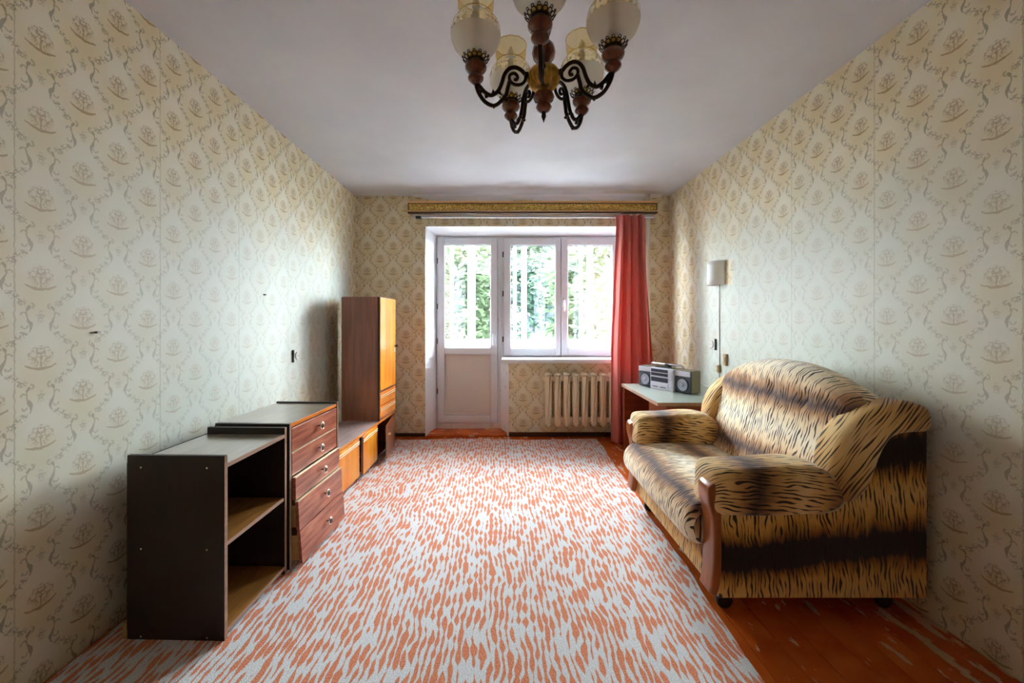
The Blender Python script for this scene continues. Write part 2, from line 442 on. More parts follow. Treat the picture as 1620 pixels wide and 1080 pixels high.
    def grid(s, fn, nu, nv, uvf=None, smooth=True):
        vs = [fn(i/nu, j/nv) for i in range(nu+1) for j in range(nv+1)]
        uvs = [uvf(i/nu, j/nv) for i in range(nu+1) for j in range(nv+1)] if uvf else None
        W = nv+1
        return s.add(vs, [(i*W+j, (i+1)*W+j, (i+1)*W+j+1, i*W+j+1) for i in range(nu) for j in range(nv)], uvs, smooth)
    def mesh(s, name, uvf=None):
        me = bpy.data.meshes.new(name); me.from_pydata(s.v, [], s.f); me.update()
        if s.uv or uvf:
            L = me.uv_layers.new(name='UVMap')
            for p in me.polygons:
                for q, li in enumerate(p.loop_indices):
                    if uvf: L.data[li].uv = uvf(me.vertices[me.loops[li].vertex_index].co, p.normal)
                    elif p.index in s.uv: L.data[li].uv = s.uv[p.index][q]
        for i in s.sm: me.polygons[i].use_smooth = True
        bm = bmesh.new(); bm.from_mesh(me); bmesh.ops.recalc_face_normals(bm, faces=bm.faces); bm.to_mesh(me); bm.free()
        return me

def link(o, parent=None):
    COL.objects.link(o)
    if parent: o.parent = parent
    return o
def obj(name, b, mat, parent=None, bev=0, uvf=None, loc=None, rot=None):
    me = b if isinstance(b, bpy.types.Mesh) else b.mesh(name, uvf)
    if not me.materials:
        for q in (mat if isinstance(mat, list) else [mat]): me.materials.append(M[q])
    o = link(bpy.data.objects.new(name, me), parent)
    if loc: o.location = loc
    if rot: o.rotation_euler = rot
    if bev:
        q = o.modifiers.new('bevel', 'BEVEL'); q.width = bev; q.segments = 2; q.limit_method = 'ANGLE'; q.angle_limit = .6
    return o
def box(name, mat, parent, x0, x1, y0, y1, z0, z1, bev=.002, **kw):
    return obj(name, B().box(x0, x1, y0, y1, z0, z1), mat, parent, bev, **kw)
def tag(o, label, cat, group=None):
    o['label'] = label; o['category'] = cat
    if group: o['group'] = group
    return o
def thing(name, label, cat, loc=(0, 0, 0), rz=0, group=None):
    o = link(bpy.data.objects.new(name, None)); o.location = loc; o.rotation_euler = (0, 0, rz); o.empty_display_size = .1
    return tag(o, label, cat, group)
def struct(o): o['kind'] = 'structure'; return o
def sempty(name, loc=(0, 0, 0)):
    o = link(bpy.data.objects.new(name, None)); o.location = loc; o.empty_display_size = .1; return struct(o)
def smooth_pts(pts, n=5, closed=True):
    out = []; N = len(pts); P = [Vector(p) for p in pts]
    for i in range(N if closed else N-1):
        if closed: p0, p1, p2, p3 = P[i-1], P[i], P[(i+1) % N], P[(i+2) % N]
        else: p0, p1, p2, p3 = P[max(i-1, 0)], P[i], P[i+1], P[min(i+2, N-1)]
        for k in range(n):
            t = k/n
            out.append(.5*((2*p1)+(p2-p0)*t+(2*p0-5*p1+4*p2-p3)*t*t+(3*p1-p0-3*p2+p3)*t**3))
    if not closed: out.append(P[-1])
    return out

# ------------------------------------------------------------------ room shell
XL, XR, YF, YB, ZC = -1.53, 1.735, 4.21, -1.45, 2.5
def uv_side(y0, z0): return lambda p, n: (p.y-y0, p.z-z0)
def uv_end(x0, z0): return lambda p, n: (p.x-x0, p.z-z0)
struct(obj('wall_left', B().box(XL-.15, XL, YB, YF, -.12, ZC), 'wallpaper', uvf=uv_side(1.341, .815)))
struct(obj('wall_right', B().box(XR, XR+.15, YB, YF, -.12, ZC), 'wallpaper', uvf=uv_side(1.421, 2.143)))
struct(obj('unseen_wall_back', B().box(XL-.15, XR+.15, YB-.15, YB, -.12, ZC), 'plaster'))  # unseen wall given white plaster to bounce light onto the near parts
OX0, OX1, OZ = -.803, 1.33, 2.184; NX = .066; SZ = .77; YO = 4.62
b = B().box(XL-.15, OX0, YF, YO, -.1, ZC).box(OX1, XR+.15, YF, YO, -.1, ZC).box(OX0, OX1, YF, YO, OZ, ZC).box(NX, OX1, YF, YO, -.1, SZ)
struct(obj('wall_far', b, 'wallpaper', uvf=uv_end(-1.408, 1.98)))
struct(obj('ceiling', B().box(XL-.15, XR+.15, YB-.15, YO, ZC, ZC+.15), 'ceiling'))
# sagging strip where the ceiling meets the far wall
b = B(); NS = 48
def sag(s, t):
    X = -.95+s*2.6; d = .012*math.sin(s*9)+.008*math.sin(s*23+1)
    ang = t*PI/2
    return (X, YF-.001-(.075+d*.6)*(1-math.sin(ang)), ZC+.001-(.055+d)*(1-math.cos(ang))*min(1, s*8, (1-s)*8+.15))
b.grid(sag, NS, 8)
struct(obj('trim_1', b, 'plaster'))
# splayed white window and balcony door reveal
FX0, FX1, FZ, FY = -.723, 1.27, 2.129, 4.47
b = B().prism([(OX0, YF-.002), (OX0, YO), (FX0, YO), (FX0, FY)], 2, 0, OZ)
b.prism([(OX1, YF-.002), (FX1, FY), (FX1, YO), (OX1, YO)], 2, SZ, OZ)
b.prism([(YF-.002, OZ), (FY, FZ), (YO, FZ), (YO, OZ)], 0, OX0, OX1)
struct(obj('trim_2', b, 'plaster'))
struct(obj('trim_3', B().prism([(NX, YF-.002), (NX, YO), (-.03, YO), (-.03, FY)], 2, 0, SZ), 'old_plaster'))

# floor of painted boards, each board a piece
fl = sempty('floor')
obj('subfloor', B().box(XL-.15, XR+.15, YB-.15, YO, -.12, -.0305), 'concrete', fl)
obj('niche_floor', B().box(OX0, NX, YF, YO, -.0305, 0), 'floor', fl, uvf=lambda p, n: (p.y, p.x))
PW = .1165; NP = 28
for i in range(NP+1):
    x0 = XL+i*PW; wd = min(PW, XR-x0)
    if wd < .01: continue
    sh = R.uniform(0, 9)
    b = B().box(.0008, wd-.0008, YB, YF, -.03, R.uniform(-.0012, 0))
    obj('plank', b, 'floor', fl, .002, uvf=(lambda p, n, x0=x0, sh=sh: (p.x+x0, p.y+sh*.05)), loc=(x0, 0, 0))
struct(obj('trim_4', B().box(NX, XR, YF-.014, YF, 0, .045), 'cornice_dark'))
struct(obj('trim_5', B().box(XL, OX0, YF-.014, YF, 0, .035), 'cornice_dark'))

# ------------------------------------------------------------------ balcony door and window
dr = sempty('door_1', (0, 0, 0))
Y0, Y1 = 4.45, 4.53
box('frame', 'pvc', dr, FX0, FX0+.018, Y0, Y1, .0, FZ, .003); box('frame', 'pvc', dr, -.052, -.012, Y0, Y1, 0, FZ, .003)
box('frame', 'pvc', dr, FX0+.018, -.052, Y0, Y1, FZ-.025, FZ, .003)
obj('stop', B().box(FX0, FX0+.035, 4.4905, Y1+.02, .0, FZ).box(-.075, -.012, 4.4905, Y1+.02, 0, FZ).box(FX0+.035, -.075, 4.4905, Y1+.02, FZ-.045, FZ).box(FX0+.035, -.075, 4.4905, Y1+.02, 0, .11), 'pvc', dr)
box('threshold', 'old_plaster', dr, FX0+.002, -.02, Y0-.012, Y1, 0, .08, .004)
box('step', 'floor', dr, OX0+.03, NX-.02, YF-.03, Y0, .0, .022, .004, uvf=lambda p, n: (p.y, p.x))
def leaf(parent, x0, x1, z0, z1, panes, mat, ya=4.425, yb=4.49):
    """a sash: stiles, rails, and recessed panes or panels"""
    gx0, gx1 = panes[0][0], panes[0][1]
    b = B().box(x0, gx0, ya, yb, z0, z1).box(gx1, x1, ya, yb, z0, z1)
    zs = sorted([z0, z1]+[q for p in panes for q in p[2:4]])
    for k in range(0, len(zs), 2): b.box(gx0, gx1, ya, yb, zs[k], zs[k+1])
    return obj('sash', b, mat, parent, .004)
dl = leaf(dr, -.707, -.058, .085, 2.106, [(-.633, -.132, .905, 2.035), (-.633, -.132, .175, .835)], 'pvc')
box('pane', 'glass', dl, -.636, -.129, 4.452, 4.458, .902, 2.038, 0)
box('panel', 'door_paint', dl, -.636, -.129, 4.464, 4.48, .17, .84, 0)
b = B()
for (x0, x1, z0, z1) in ((-.633, -.132, .82, .835), (-.633, -.132, .175, .19), (-.633, -.62, .19, .82), (-.145, -.132, .19, .82)): b.box(x0, x1, 4.444, 4.466, z0, z1)
obj('bead', b, 'door_paint', dl, .002)
for q in ((-.632, -.133, .8355, .8385), (-.632, -.133, .1715, .1745), (-.6365, -.6335, .1715, .8385), (-.1315, -.1285, .1715, .8385)):
    box('groove_shade', 'gasket', dl, q[0], q[1], 4.4242, 4.43, q[2], q[3], 0)  # dark strips painting in the shadow gap around the panel
def gasket(parent, x0, x1, z0, z1):
    t = .007
    for q in ((x0, x1, z0, z0+t), (x0, x1, z1-t, z1), (x0, x0+t, z0+t, z1-t), (x1-t, x1, z0+t, z1-t)):
        box('gasket', 'gasket', parent, q[0], q[1], 4.446, 4.452, q[2], q[3], 0)
gasket(dl, -.633, -.132, .905, 2.035)
def handle(parent, x, z, y):
    b = B().box(x-.014, x+.014, y-.008, y, z-.035, z+.035).lathe([(.008, 0), (.008, .035)], (x, y-.04, z), 10, 1)
    b.tube([(x, y-.038, z+.006), (x, y-.042, z-.03), (x, y-.04, z-.11)], .008, 8)
    return obj('handle', b, 'handle', parent, .002)
handle(dl, -.098, 1.05, 4.425)
for z in (1.86, 1.36, .98, .43): obj('hinge', B().lathe([(.007, -.03), (.009, -.026), (.009, .026), (.007, .03)], (FX0+.012, 4.432, z), 10), 'hinge', dr)

wn = sempty('window_1', (0, 0, 0))
b = B().box(-.012, .012, Y0, Y1, .80, FZ).box(1.258, FX1, Y0, Y1, .80, FZ).box(.012, 1.258, Y0, Y1, FZ-.022, FZ).box(.012, 1.258, Y0, Y1, .775, .815)
obj('frame', b, 'pvc', wn, .003)
obj('stop', B().box(-.012, .035, 4.4905, Y1+.02, .775, FZ).box(1.235, FX1, 4.4905, Y1+.02, .775, FZ).box(.035, 1.235, 4.4905, Y1+.02, FZ-.045, FZ).box(.035, 1.235, 4.4905, Y1+.02, .775, .84).box(.615, .665, 4.4905, Y1+.02, .84, FZ-.045), 'pvc', wn)
for (x0, x1, g0, g1, hx, hl) in ((.014, .636, .088, .578, .607, False), (.643, 1.257, .716, 1.2, .672, True)):
    s_ = leaf(wn, x0, x1, .818, 2.106, [(g0, g1, .902, 2.03)], 'pvc')
    box('pane', 'glass', s_, g0-.003, g1+.003, 4.452, 4.458, .899, 2.033, 0)
    gasket(s_, g0, g1, .902, 2.03)
    if hl: handle(s_, hx, 1.42, 4.425)
for z in (1.93, 1.5, 1.0): obj('hinge', B().lathe([(.007, -.03), (.009, -.026), (.009, .026), (.007, .03)], (.006, 4.44, z), 10), 'hinge', wn)
box('window_sill', 'pvc', wn, -.008, 1.36, 4.135, 4.46, SZ-.002, SZ+.038, .006)

# glazed balcony outside
bf = struct(obj('balcony_floor', B().box(-3, 3.4, YO, 5.75, -.2, -.04), 'concrete'))
struct(obj('unseen_balcony_shade_slab', B().box(-3, 3.4, YO, 5.78, 2.78, 2.95), 'concrete'))  # unseen slab overhead, put in to shade the posts and window side
bp = sempty('balcony_parapet')
obj('parapet_wall', B().box(-3, 3.4, 5.62, 5.72, -.2, .80), 'balc', bp)
obj('rail_strip', B().box(-3, 3.4, 5.60, 5.63, .74, .80), 'balc_red', bp)
w2 = sempty('window_2')
box('window_sill', 'balc', w2, -3, 3.4, 5.56, 5.74, .80, .94, .005)
for x in (-2.2, -.95, .30, 1.22, 2.3): box('frame', 'balc', w2, x-.035, x+.035, 5.63, 5.69, .94, 2.75, .004)
for x, y in ((-.70, 5.60), (-.40, 5.6), (-.46, 5.62), (.17, 5.6), (1.08, 5.6), (1.92, 5.6)): box('sash_stile', 'balc', w2, x-.022, x+.022, y-.02, y+.02, .94, 2.7, .003)
box('frame', 'balc', w2, -3, 3.4, 5.62, 5.70, 2.7, 2.78, .004)
for x0, x1 in ((-2.165, -.985), (-.915, .265), (.335, 1.185), (1.255, 2.265)): box('pane', 'glass', w2, x0, x1, 5.655, 5.66, .94, 2.7, 0)
obj('sash_handle', B().box(.105, .125, 5.575, 5.6, 1.40, 1.50), 'rubber', w2)

struct(obj('ground', B().box(-60, 60, 6.2, 90, -6.6, -6.4), 'ground'))
def tree(label, base, trunk_pts, crown, nleaf, mat, size, seed):
    rr = random.Random(seed)
    t = thing('tree', label, 'tree', base, 0, 'trees beyond the balcony')
    b = B()
    for pts, r0, r1 in trunk_pts:
        P = smooth_pts(pts, 6, False); b.tube(P, [r0+(r1-r0)*i/(len(P)-1) for i in range(len(P))], 8)
    obj('trunk', b, 'bark', t)
    b = B(); V, F_ = [], []
    cl = []
    for c, rad, k in crown:
        for _ in range(k):
            while True:
                q = Vector((rr.uniform(-1, 1), rr.uniform(-1, 1), rr.uniform(-1, 1)))
                if .3 < q.length < 1: break
            cl.append(Vector(c)+Vector((q.x*rad[0], q.y*rad[1], q.z*rad[2])))
    for i in range(nleaf):
        c = rr.choice(cl); p = c+Vector((rr.gauss(0, .30), rr.gauss(0, .30), rr.gauss(0, .16)))
        s = size*rr.uniform(.6, 1.3)
        a = Vector((rr.gauss(0, 1), rr.gauss(0, 1), rr.gauss(0, .5))).normalized(); n = Vector((rr.gauss(0, .6), rr.gauss(0, .6), 1)).normalized()
        e = a.cross(n).normalized(); k = len(V)
        V += [p-a*s, p+e*s*.45, p+a*s, p-e*s*.45]; F_.append((k, k+1, k+2, k+3))
    b.add(V, F_); obj('foliage', b, mat, t)
    return t
tree('leafy tree with bluish forked trunk seen through the window', (1.0, 12.4, -6.4),
     [([(0, 0, 0), (.05, 0, 3), (.1, .1, 6.2), (-.45, .2, 8.2), (-.9, .3, 10)], .26, .08), ([(.05, 0, 4.6), (.2, 0, 6.4), (.55, .2, 8.4), (.6, .2, 10)], .2, .06), ([(.1, .1, 6.2), (.05, .1, 8.4), (.3, .1, 10)], .1, .04)],
     [((.2, .4, 8.8), (2.1, .9, 2.4), 100), ((.2, .6, 6.4), (2.1, .5, 1.0), 30)], 11000, 'leaf2', .12, 3)
tree('yellow-green leafy tree seen through the balcony door glass', (-2.3, 8.6, -6.4),
     [([(0, 0, 0), (.1, 0, 4), (.0, .1, 9)], .22, .06)], [((.7, .0, 7.9), (1.5, .9, 2.2), 110)], 10000, 'leaf1', .12, 5)
tree('broad pale tree seen beside the curtain', (3.2, 9.2, -6.4),
     [([(0, 0, 0), (-.1, 0, 4), (-.4, .1, 9)], .25, .06), ([(-.1, 0, 5), (-1.0, -.2, 6.6), (-1.7, -.3, 7.0)], .12, .04)], [((-.7, .0, 7.8), (1.5, .8, 2.2), 95)], 9500, 'leaf1', .12, 8)
for X_, lb in ((-2.6, 'far round tree standing behind the yellow-green tree'), (3.1, 'far round tree standing behind the forked trunk')):
    tree(lb, (X_, 19, -6.4), [([(0, 0, 0), (.2, 0, 5), (.1, 0, 9)], .3, .1)], [((0, 0, 8), (2.3, 1.8, 3.2), 110)], 8000, 'leaf2', .2, 13+int(X_*3))

# ------------------------------------------------------------------ carpet
b = B(); b.box(XL+.02, .9, -1.2, 4.08, .0005, .009)
def carpet_fn(s, t):
    y = -1.2+s*5.28
    xr = .865+.085*min(1, max(0, (y-1.2)/2.7))+.006*math.sin(y*7)+.004*math.sin(y*17)
    x = XL+.02+t*(xr-XL-.02)
    return (x, y-(.02*math.sin(x*5) if s == 1 else 0), .009)
b = B(); b.grid(carpet_fn, 60, 30)
N_ = len(b.v); W_ = 31
edge = [i*W_+30 for i in range(61)]+[60*W_+j for j in range(29, -1, -1)]
low = [(b.v[k][0], b.v[k][1], .0003) for k in edge]
b.add([b.v[k] for k in edge]+low, [(i, i+1, len(edge)+i+1, len(edge)+i) for i in range(len(edge)-1)])
tag(obj('carpet', b, 'carpet', uvf=lambda p, n: (p.x, p.y)), 'orange and white streaked carpet lying over the painted boards', 'carpet')

# ------------------------------------------------------------------ radiator, pipe
rt = thing('radiator', 'cream cast-iron sectional radiator below the window sill', 'radiator', (.415, 4.10, 0))
sec = B()
ol = [(-.030, .185), (-.018, .15), (0, .14), (.018, .15), (.030, .185), (.032, .4), (.030, .64), (.02, .668), (0, .676), (-.02, .668), (-.030, .64), (-.032, .4)]
sec.puff(smooth_pts(ol, 3), -.065, .065, .02)
sec.box(-.0455, .0455, -.035, .035, .185, .235).box(-.0455, .0455, -.035, .035, .595, .64)
me = sec.mesh('section')
for i in range(9): obj('section', me, 'radiator', rt, loc=(.046+i*.0915, 0, 0))
obj('valve_plug', B().lathe([(.022, -.03), (.022, 0)], (0.0, 0, .617), 12, 0), 'radiator', rt)
for q, z in ((.1, .58), (.75, .58), (.1, .2), (.75, .2)): box('bracket', 'radiator', rt, q, q+.02, .02, .112, z, z+.02, 0)
tag(obj('heating_pipe', B().lathe([(.02, 0), (.02, ZC)], (1.5, 4.172, 0), 14), 'pipe'), 'white painted heating riser pipe in the corner behind the curtain', 'pipe')

# ------------------------------------------------------------------ cornice and curtain
cn = thing('curtain_cornice', 'gilt carved curtain cornice with wooden rails above the window', 'cornice', (.3, 4.02, 2.27))
x0, x1 = -1.242, 1.24
box('rail', 'cornice_wood', cn, x0, x1, -.012, .03, .103, .122, .003)
box('rail', 'cornice_wood', cn, x0, x1, -.012, .03, .016, .027, .003)
box('rail', 'cornice_dark', cn, x0, x1, -.008, .03, .0, .016, .002)
box('backing', 'cornice_dark', cn, x0, x1, .004, .03, .027, .103, .001)
b = B()
def gil(s, t):
    X = x0+.012+s*(x1-x0-.024); h = .012*math.sin(t*PI)
    h += .006*math.sin(t*PI)*math.sin(s*300)*math.sin(t*PI*2+s*150)
    return (X, .004-h, .033+t*.063)
b.grid(gil, 420, 8); obj('gilt_band', b, 'gilt', cn)
box('end_piece', 'cornice_wood', cn, x0, x0+.012, .03, .188, .0, .122, .002); box('end_piece', 'cornice_wood', cn, x1-.012, x1, .03, .188, .0, .122, .002)
tk = thing('curtain_track', 'white curtain track mounted under the gilt cornice', 'curtain rail', (.3, 4.12, 2.25))
box('track', 'pvc', tk, -1.22, 1.24, -.015, .015, 0, .03, .003)
box('end_stop', 'rubber', tk, -1.18, -1.125, -.03, .018, -.012, .012, .003)
box('bracket', 'pvc', tk, -1.2, -1.17, .015, .091, .005, .025, .002); box('bracket', 'pvc', tk, 1.19, 1.22, .015, .091, .005, .025, .002)

def curt(s, t):
    z = 2.245*(1-t)+.012*t
    xl = 1.117+(.0 if t < .05 else -.055*min(1, (t-.05)/.55)); xr = 1.405+.075*min(1, max(0, (t-.15)/.5))
    amp = .040+.012*t
    ph = 2*PI*4.3*s+.8*math.sin(t*2.2)+.35*math.sin(s*9)
    X = xl+(xr-xl)*s+.008*math.sin(ph*2)*t
    Y = 3.955+amp*math.sin(ph)+.012*math.sin(2.3*ph+t*3)+(t<.1)*.02*(.1-t)*10
    if t < .02: Y = 3.955+(Y-3.955)*.6+.03
    return (X, Y, z)
b = B(); b.grid(curt, 90, 50)
cu = obj('curtain', b, 'curtain'); q = cu.modifiers.new('thickness', 'SOLIDIFY'); q.thickness = .004
tag(cu, 'coral red curtain hanging in folds at the right of the window', 'curtain')

# ------------------------------------------------------------------ bookshelf
GZ = .009
bs = thing('open_shelf_unit', 'dark brown low shelf unit with one open shelf', 'shelf unit', (-1.037, 1.508, GZ), -math.radians(1.5))
def side_panel(y0, y1): return B().box(-.372, 0, y0, y1, 0, .69)
sp = obj('side_panel', side_panel(0, .017), 'wenge', bs, .0015)
obj('side_panel', side_panel(.398, .415), 'wenge', bs, .0015)
for z in (.645, .34, .012):
    for x in (-.318, -.066): obj('screw', B().lathe([(.0035, -.0012), (.0035, .001)], (x, 0, z), 10, 1), 'chrome', sp)
for y0 in (0, .398): box('edge_strip', 'edge', bs, -.0004, .0008, y0+.001, y0+.016, .001, .689, 0)
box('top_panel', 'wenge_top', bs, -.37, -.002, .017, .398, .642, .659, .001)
box('shelf', 'shelf_in', bs, -.36, -.006, .017, .398, .345, .361, .001)
box('bottom_panel', 'shelf_in', bs, -.37, -.002, .017, .398, .022, .038, .001)
for z0, z1 in ((.642, .659), (.345, .361), (.022, .038)): box('edge_strip', 'edge', bs, -.006 if z0 == .345 else -.0025, -.0035 if z0 == .345 else .0, .0172, .3978, z0+.0005, z1-.0005, 0)
box('back_panel', 'wenge', bs, -.3765, -.3725, .004, .411, .03, .66, 0)
box('plinth', 'wenge', bs, -.05, -.035, .017, .398, 0, .022, 0)
box('back_leg', 'plywood', bs, -.392, -.377, .002, .02, 0, .06, .001)

# ------------------------------------------------------------------ chest of drawers
ch = thing('chest_of_drawers', 'mahogany chest of drawers with five knobs and sagging lower drawers', 'chest of drawers', (-1.022, 1.94, GZ), -math.radians(3.2))
HC = .698
obj('side_panel', B().box(-.372, 0, 0, .017, 0, HC), 'wenge', ch, .0015)
obj('side_panel', B().box(-.372, .004, .483, .5, 0, HC+.008), 'wenge', ch, .0015)
box('edge_strip', 'edge', ch, -.0004, .0008, .001, .016, .001, HC-.001, 0); box('edge_strip', 'edge', ch, .0036, .0048, .484, .499, .001, HC+.007, 0)
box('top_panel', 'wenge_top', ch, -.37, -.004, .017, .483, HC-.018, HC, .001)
box('top_edge', 'orange_h', ch, -.004, 0, .017, .483, HC-.018, HC, .0008)
box('back_panel', 'wenge', ch, -.3765, -.3725, .004, .496, .02, HC-.01, 0)
box('divider', 'plywood', ch, -.36, -.02, .017, .483, .2, .206, 0)
def drawer(z0, z1, dx, tilt, pale):
    e = link(bpy.data.objects.new('drawer', None), ch); e.location = (dx, .25, z0); e.rotation_euler = (0, tilt, 0); e.empty_display_size = .05
    h = z1-z0
    box('drawer_front', 'mahog', e, -.014, .002, -.231, .231, 0, h-.004, .0012)
    if pale: box('front_edge', 'strip', e, -.0145, .0025, -.2312, .2312, h-.0045, h-.0015, .0005)
    b = B().box(-.3, -.014, -.222, -.212, .012, h-.025).box(-.3, -.014, .212, .222, .012, h-.025).box(-.3, -.29, -.212, .212, .012, h-.025).box(-.3, -.014, -.212, .212, .012, .018)
    obj('drawer_box', b, 'plywood', e)
    k = B().lathe([(.004, 0), (.004, .014), (.009, .016), (.013, .020), (.0135, .026), (.010, .030), (.003, .031)], (.002, .02, h*.52), 16, 0)
    obj('knob', k, 'hinge', e)
    k = B().tube([(.024, .02+.017*math.cos(a*PI/10), h*.52+.017*math.sin(a*PI/10)) for a in range(20)], .0042, 8, True)
    obj('knob_ring', k, 'chrome', e)
for z0, z1, dx, ti, pale in ((.562, .678, 0, 0, 0), (.442, .558, .0, 0, 1), (.325, .438, .018, 0, 1), (.18, .322, .030, math.radians(-3), 1), (.022, .178, .040, math.radians(-4.5), 0)):
    drawer(z0, z1, dx+(.0 if not ti else math.sin(-ti)*(z1-z0)), ti, pale)

# ------------------------------------------------------------------ low cabinet and tall cabinet
RZ = -math.radians(3)
lc = thing('low_cabinet', 'low orange-lacquered cabinet with its end door left ajar', 'cabinet', (-1.10, 2.455, GZ), RZ)
HL = .338; D = .335; LL = 1.40
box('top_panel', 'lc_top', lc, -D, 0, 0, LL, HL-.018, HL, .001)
box('top_edge', 'orange_h', lc, 0, .003, 0, LL, HL-.018, HL, .0008)
for y in (0, .565, .93, LL-.017): box('side_panel' if y in (0, LL-.017) else 'divider', 'redbrown', lc, -D, -.012 if y not in (0, LL-.017) else 0, y, y+.017, 0, HL-.018, .001)
box('bottom_panel', 'redbrown', lc, -D, -.014, .017, LL-.017, .03, .045, 0)
box('back_panel', 'wenge', lc, -D-.004, -D, .004, LL-.004, .02, HL-.004, 0)
box('plinth', 'wenge', lc, -.06, -.045, .017, LL-.017, 0, .03, 0)
def cab_door(y0, y1, z0, z1, ang, hinge_far, mat='orange', strip=True, parent=lc, x=.002):
    e = link(bpy.data.objects.new('door', None), parent); e.empty_display_size = .05
    L_ = y1-y0
    e.location = (x, y1 if hinge_far else y0, z0); e.rotation_euler = (0, 0, ang)
    a, c = (-L_, 0) if hinge_far else (0, L_)
    box('door_panel', mat, e, -.012, .004, a+.0015, c-.0015, 0, z1-z0, .0012)
    box('door_edge', 'edge', e, -.0125, .0045, a-.0005 if hinge_far else c-.002, a+.002 if hinge_far else c+.0005, 0, z1-z0, 0)
    if strip:
        box('strip_handle', 'strip', e, .004, .009, a+.004, c-.004, z1-z0-.026, z1-z0-.021, 0)
        box('strip_handle', 'strip', e, .004, .009, a+.004, c-.004, z1-z0-.042, z1-z0-.037, 0)
    return e
cab_door(.01, .557, .034, HL-.02, 0, False)
cab_door(.592, .93, .034, HL-.02, math.radians(2.5), True)
e = cab_door(.955, LL-.004, .034, HL-.03, math.radians(10), True, 'redbrown', False)
obj('handle', B().box(.004, .022, -.42, -.412, .19, .2).box(.004, .022, -.39, -.382, .19, .2).box(.016, .022, -.42, -.382, .19, .2), 'strip', e)

tc = thing('tall_cabinet', 'tall narrow cabinet with orange door and two drawers standing on the low cabinet', 'cabinet', (-1.10, 2.455, GZ+HL), RZ)
HT = 1.06; y0, y1 = .985, 1.395; xb = -.325
for y in (y0, y1-.017): box('side_panel', 'redbrown', tc, xb, -.012, y, y+.017, 0, HT, .001)
box('front_edge', 'dark', tc, -.012, .0, y0, y0+.017, 0, HT, .0008); box('front_edge', 'orange_h', tc, -.012, 0, y1-.017, y1, 0, HT, .0008)
box('top_panel', 'redbrown', tc, xb, -.002, y0+.017, y1-.017, HT-.017, HT, .001)
box('divider', 'redbrown', tc, xb, -.004, y0+.017, y1-.017, .243, .258, 0)
box('bottom_panel', 'redbrown', tc, xb, -.002, y0+.017, y1-.017, 0, .016, 0)
box('back_panel', 'wenge', tc, xb-.004, xb, y0+.004, y1-.004, .005, HT-.005, 0)
d = cab_door(y0+.004, y1-.002, .26, HT-.006, 0, False, 'orange', False, tc, .006)
obj('knob', B().lathe([(.006, 0), (.006, .012), (.014, .016), (.016, .024), (.012, .031), (.002, .033)], (.004, y1-y0-.03, .36), 14, 0), 'rubber', d)
box('lock_plate', 'strip', d, .004, .006, y1-y0-.045, y1-y0-.02, .30, .34, 0)
for z0, z1 in ((.018, .125), (.13, .24)):
    e = link(bpy.data.objects.new('drawer', None), tc); e.location = (.004, y0, z0); e.empty_display_size = .05
    box('drawer_front', 'orange_h', e, -.014, .004, .004, y1-y0-.002, 0, z1-z0, .0012)
    box('strip_handle', 'strip', e, .004, .009, .006, y1-y0-.004, z1-z0-.03, z1-z0-.025, 0)
    box('strip_handle', 'strip', e, .004, .009, .006, y1-y0-.004, z1-z0-.046, z1-z0-.041, 0)

# ------------------------------------------------------------------ sofa
SX, SY = 1.26, 2.13
so = thing('sofa', 'tiger-striped plush sofa with curved arms and wooden arm fronts', 'sofa', (SX, SY, 0))
def L2(pts): return [(x-SX, z) for x, z in pts]
YN, YFR = 1.60-SY, 2.66-SY
# base
b = B().box(.86-SX, 1.66-SX, 1.64-SY, 2.62-SY, .10, .30)
obj('base', b, 'tiger', so, .01, uvf=lambda p, n: (p.z+.08, p.y) if abs(n.z) < .5 else (p.x, p.y))
side_ol = [(.862, .10), (1.688, .10), (1.69, .5), (1.69, .82), (1.66, .845), (1.56, .83), (1.49, .76), (1.43, .62), (1.36, .52), (1.2, .47), (.862, .46)]
for ya, yb in ((1.605, 1.665), (2.595, 2.655)):
    b = B().puff(L2(side_ol), ya-SY, yb-SY, .012, lambda p: (p[2]-.283-(p[0]+SX-1.2)*.09, p[0]+p[1]))
    obj('side_panel', b, 'tiger', so)
arm_ol = [(.838, .44), (.834, .52), (.838, .585), (.87, .612), (1.0, .618), (1.15, .628), (1.25, .622), (1.32, .585), (1.358, .52), (1.345, .468), (1.28, .44), (1.1, .428), (.95, .428)]
for ya, yb in ((1.582, 1.785), (2.475, 2.675)):
    P = smooth_pts(L2(arm_ol), 4)
    b = B().puff(P, ya-SY, yb-SY, .04, lambda p: (p[0]+SX-1.0, p[2]+p[1]*.9), bulge=.006, mode='scale')
    a_ = obj('arm', b, 'tiger_shade', so)
    yo, sg = (ya, 1) if ya < 2 else (yb, -1)
    C_ = sum((Vector(p) for p in P), Vector((0, 0)))/len(P)
    obj('piping', B().tube([(C_.x+(p.x-C_.x)*.965, yo-SY+sg*.012, C_.y+(p.y-C_.y)*.90) for p in P if p.x+SX > 1.2], .0045, 6), 'piping', a_)
wing_up = [(1.325, .50), (1.305, .56), (1.30, .62), (1.315, .69), (1.345, .755), (1.39, .805), (1.46, .853), (1.54, .878), (1.61, .885), (1.672, .868)]
wing_lo = [(1.375, .485), (1.41, .505), (1.445, .545), (1.468, .60), (1.487, .655), (1.508, .70), (1.538, .738), (1.58, .755), (1.625, .76), (1.672, .762)]
ca, sa = math.cos(.95), math.sin(.95)
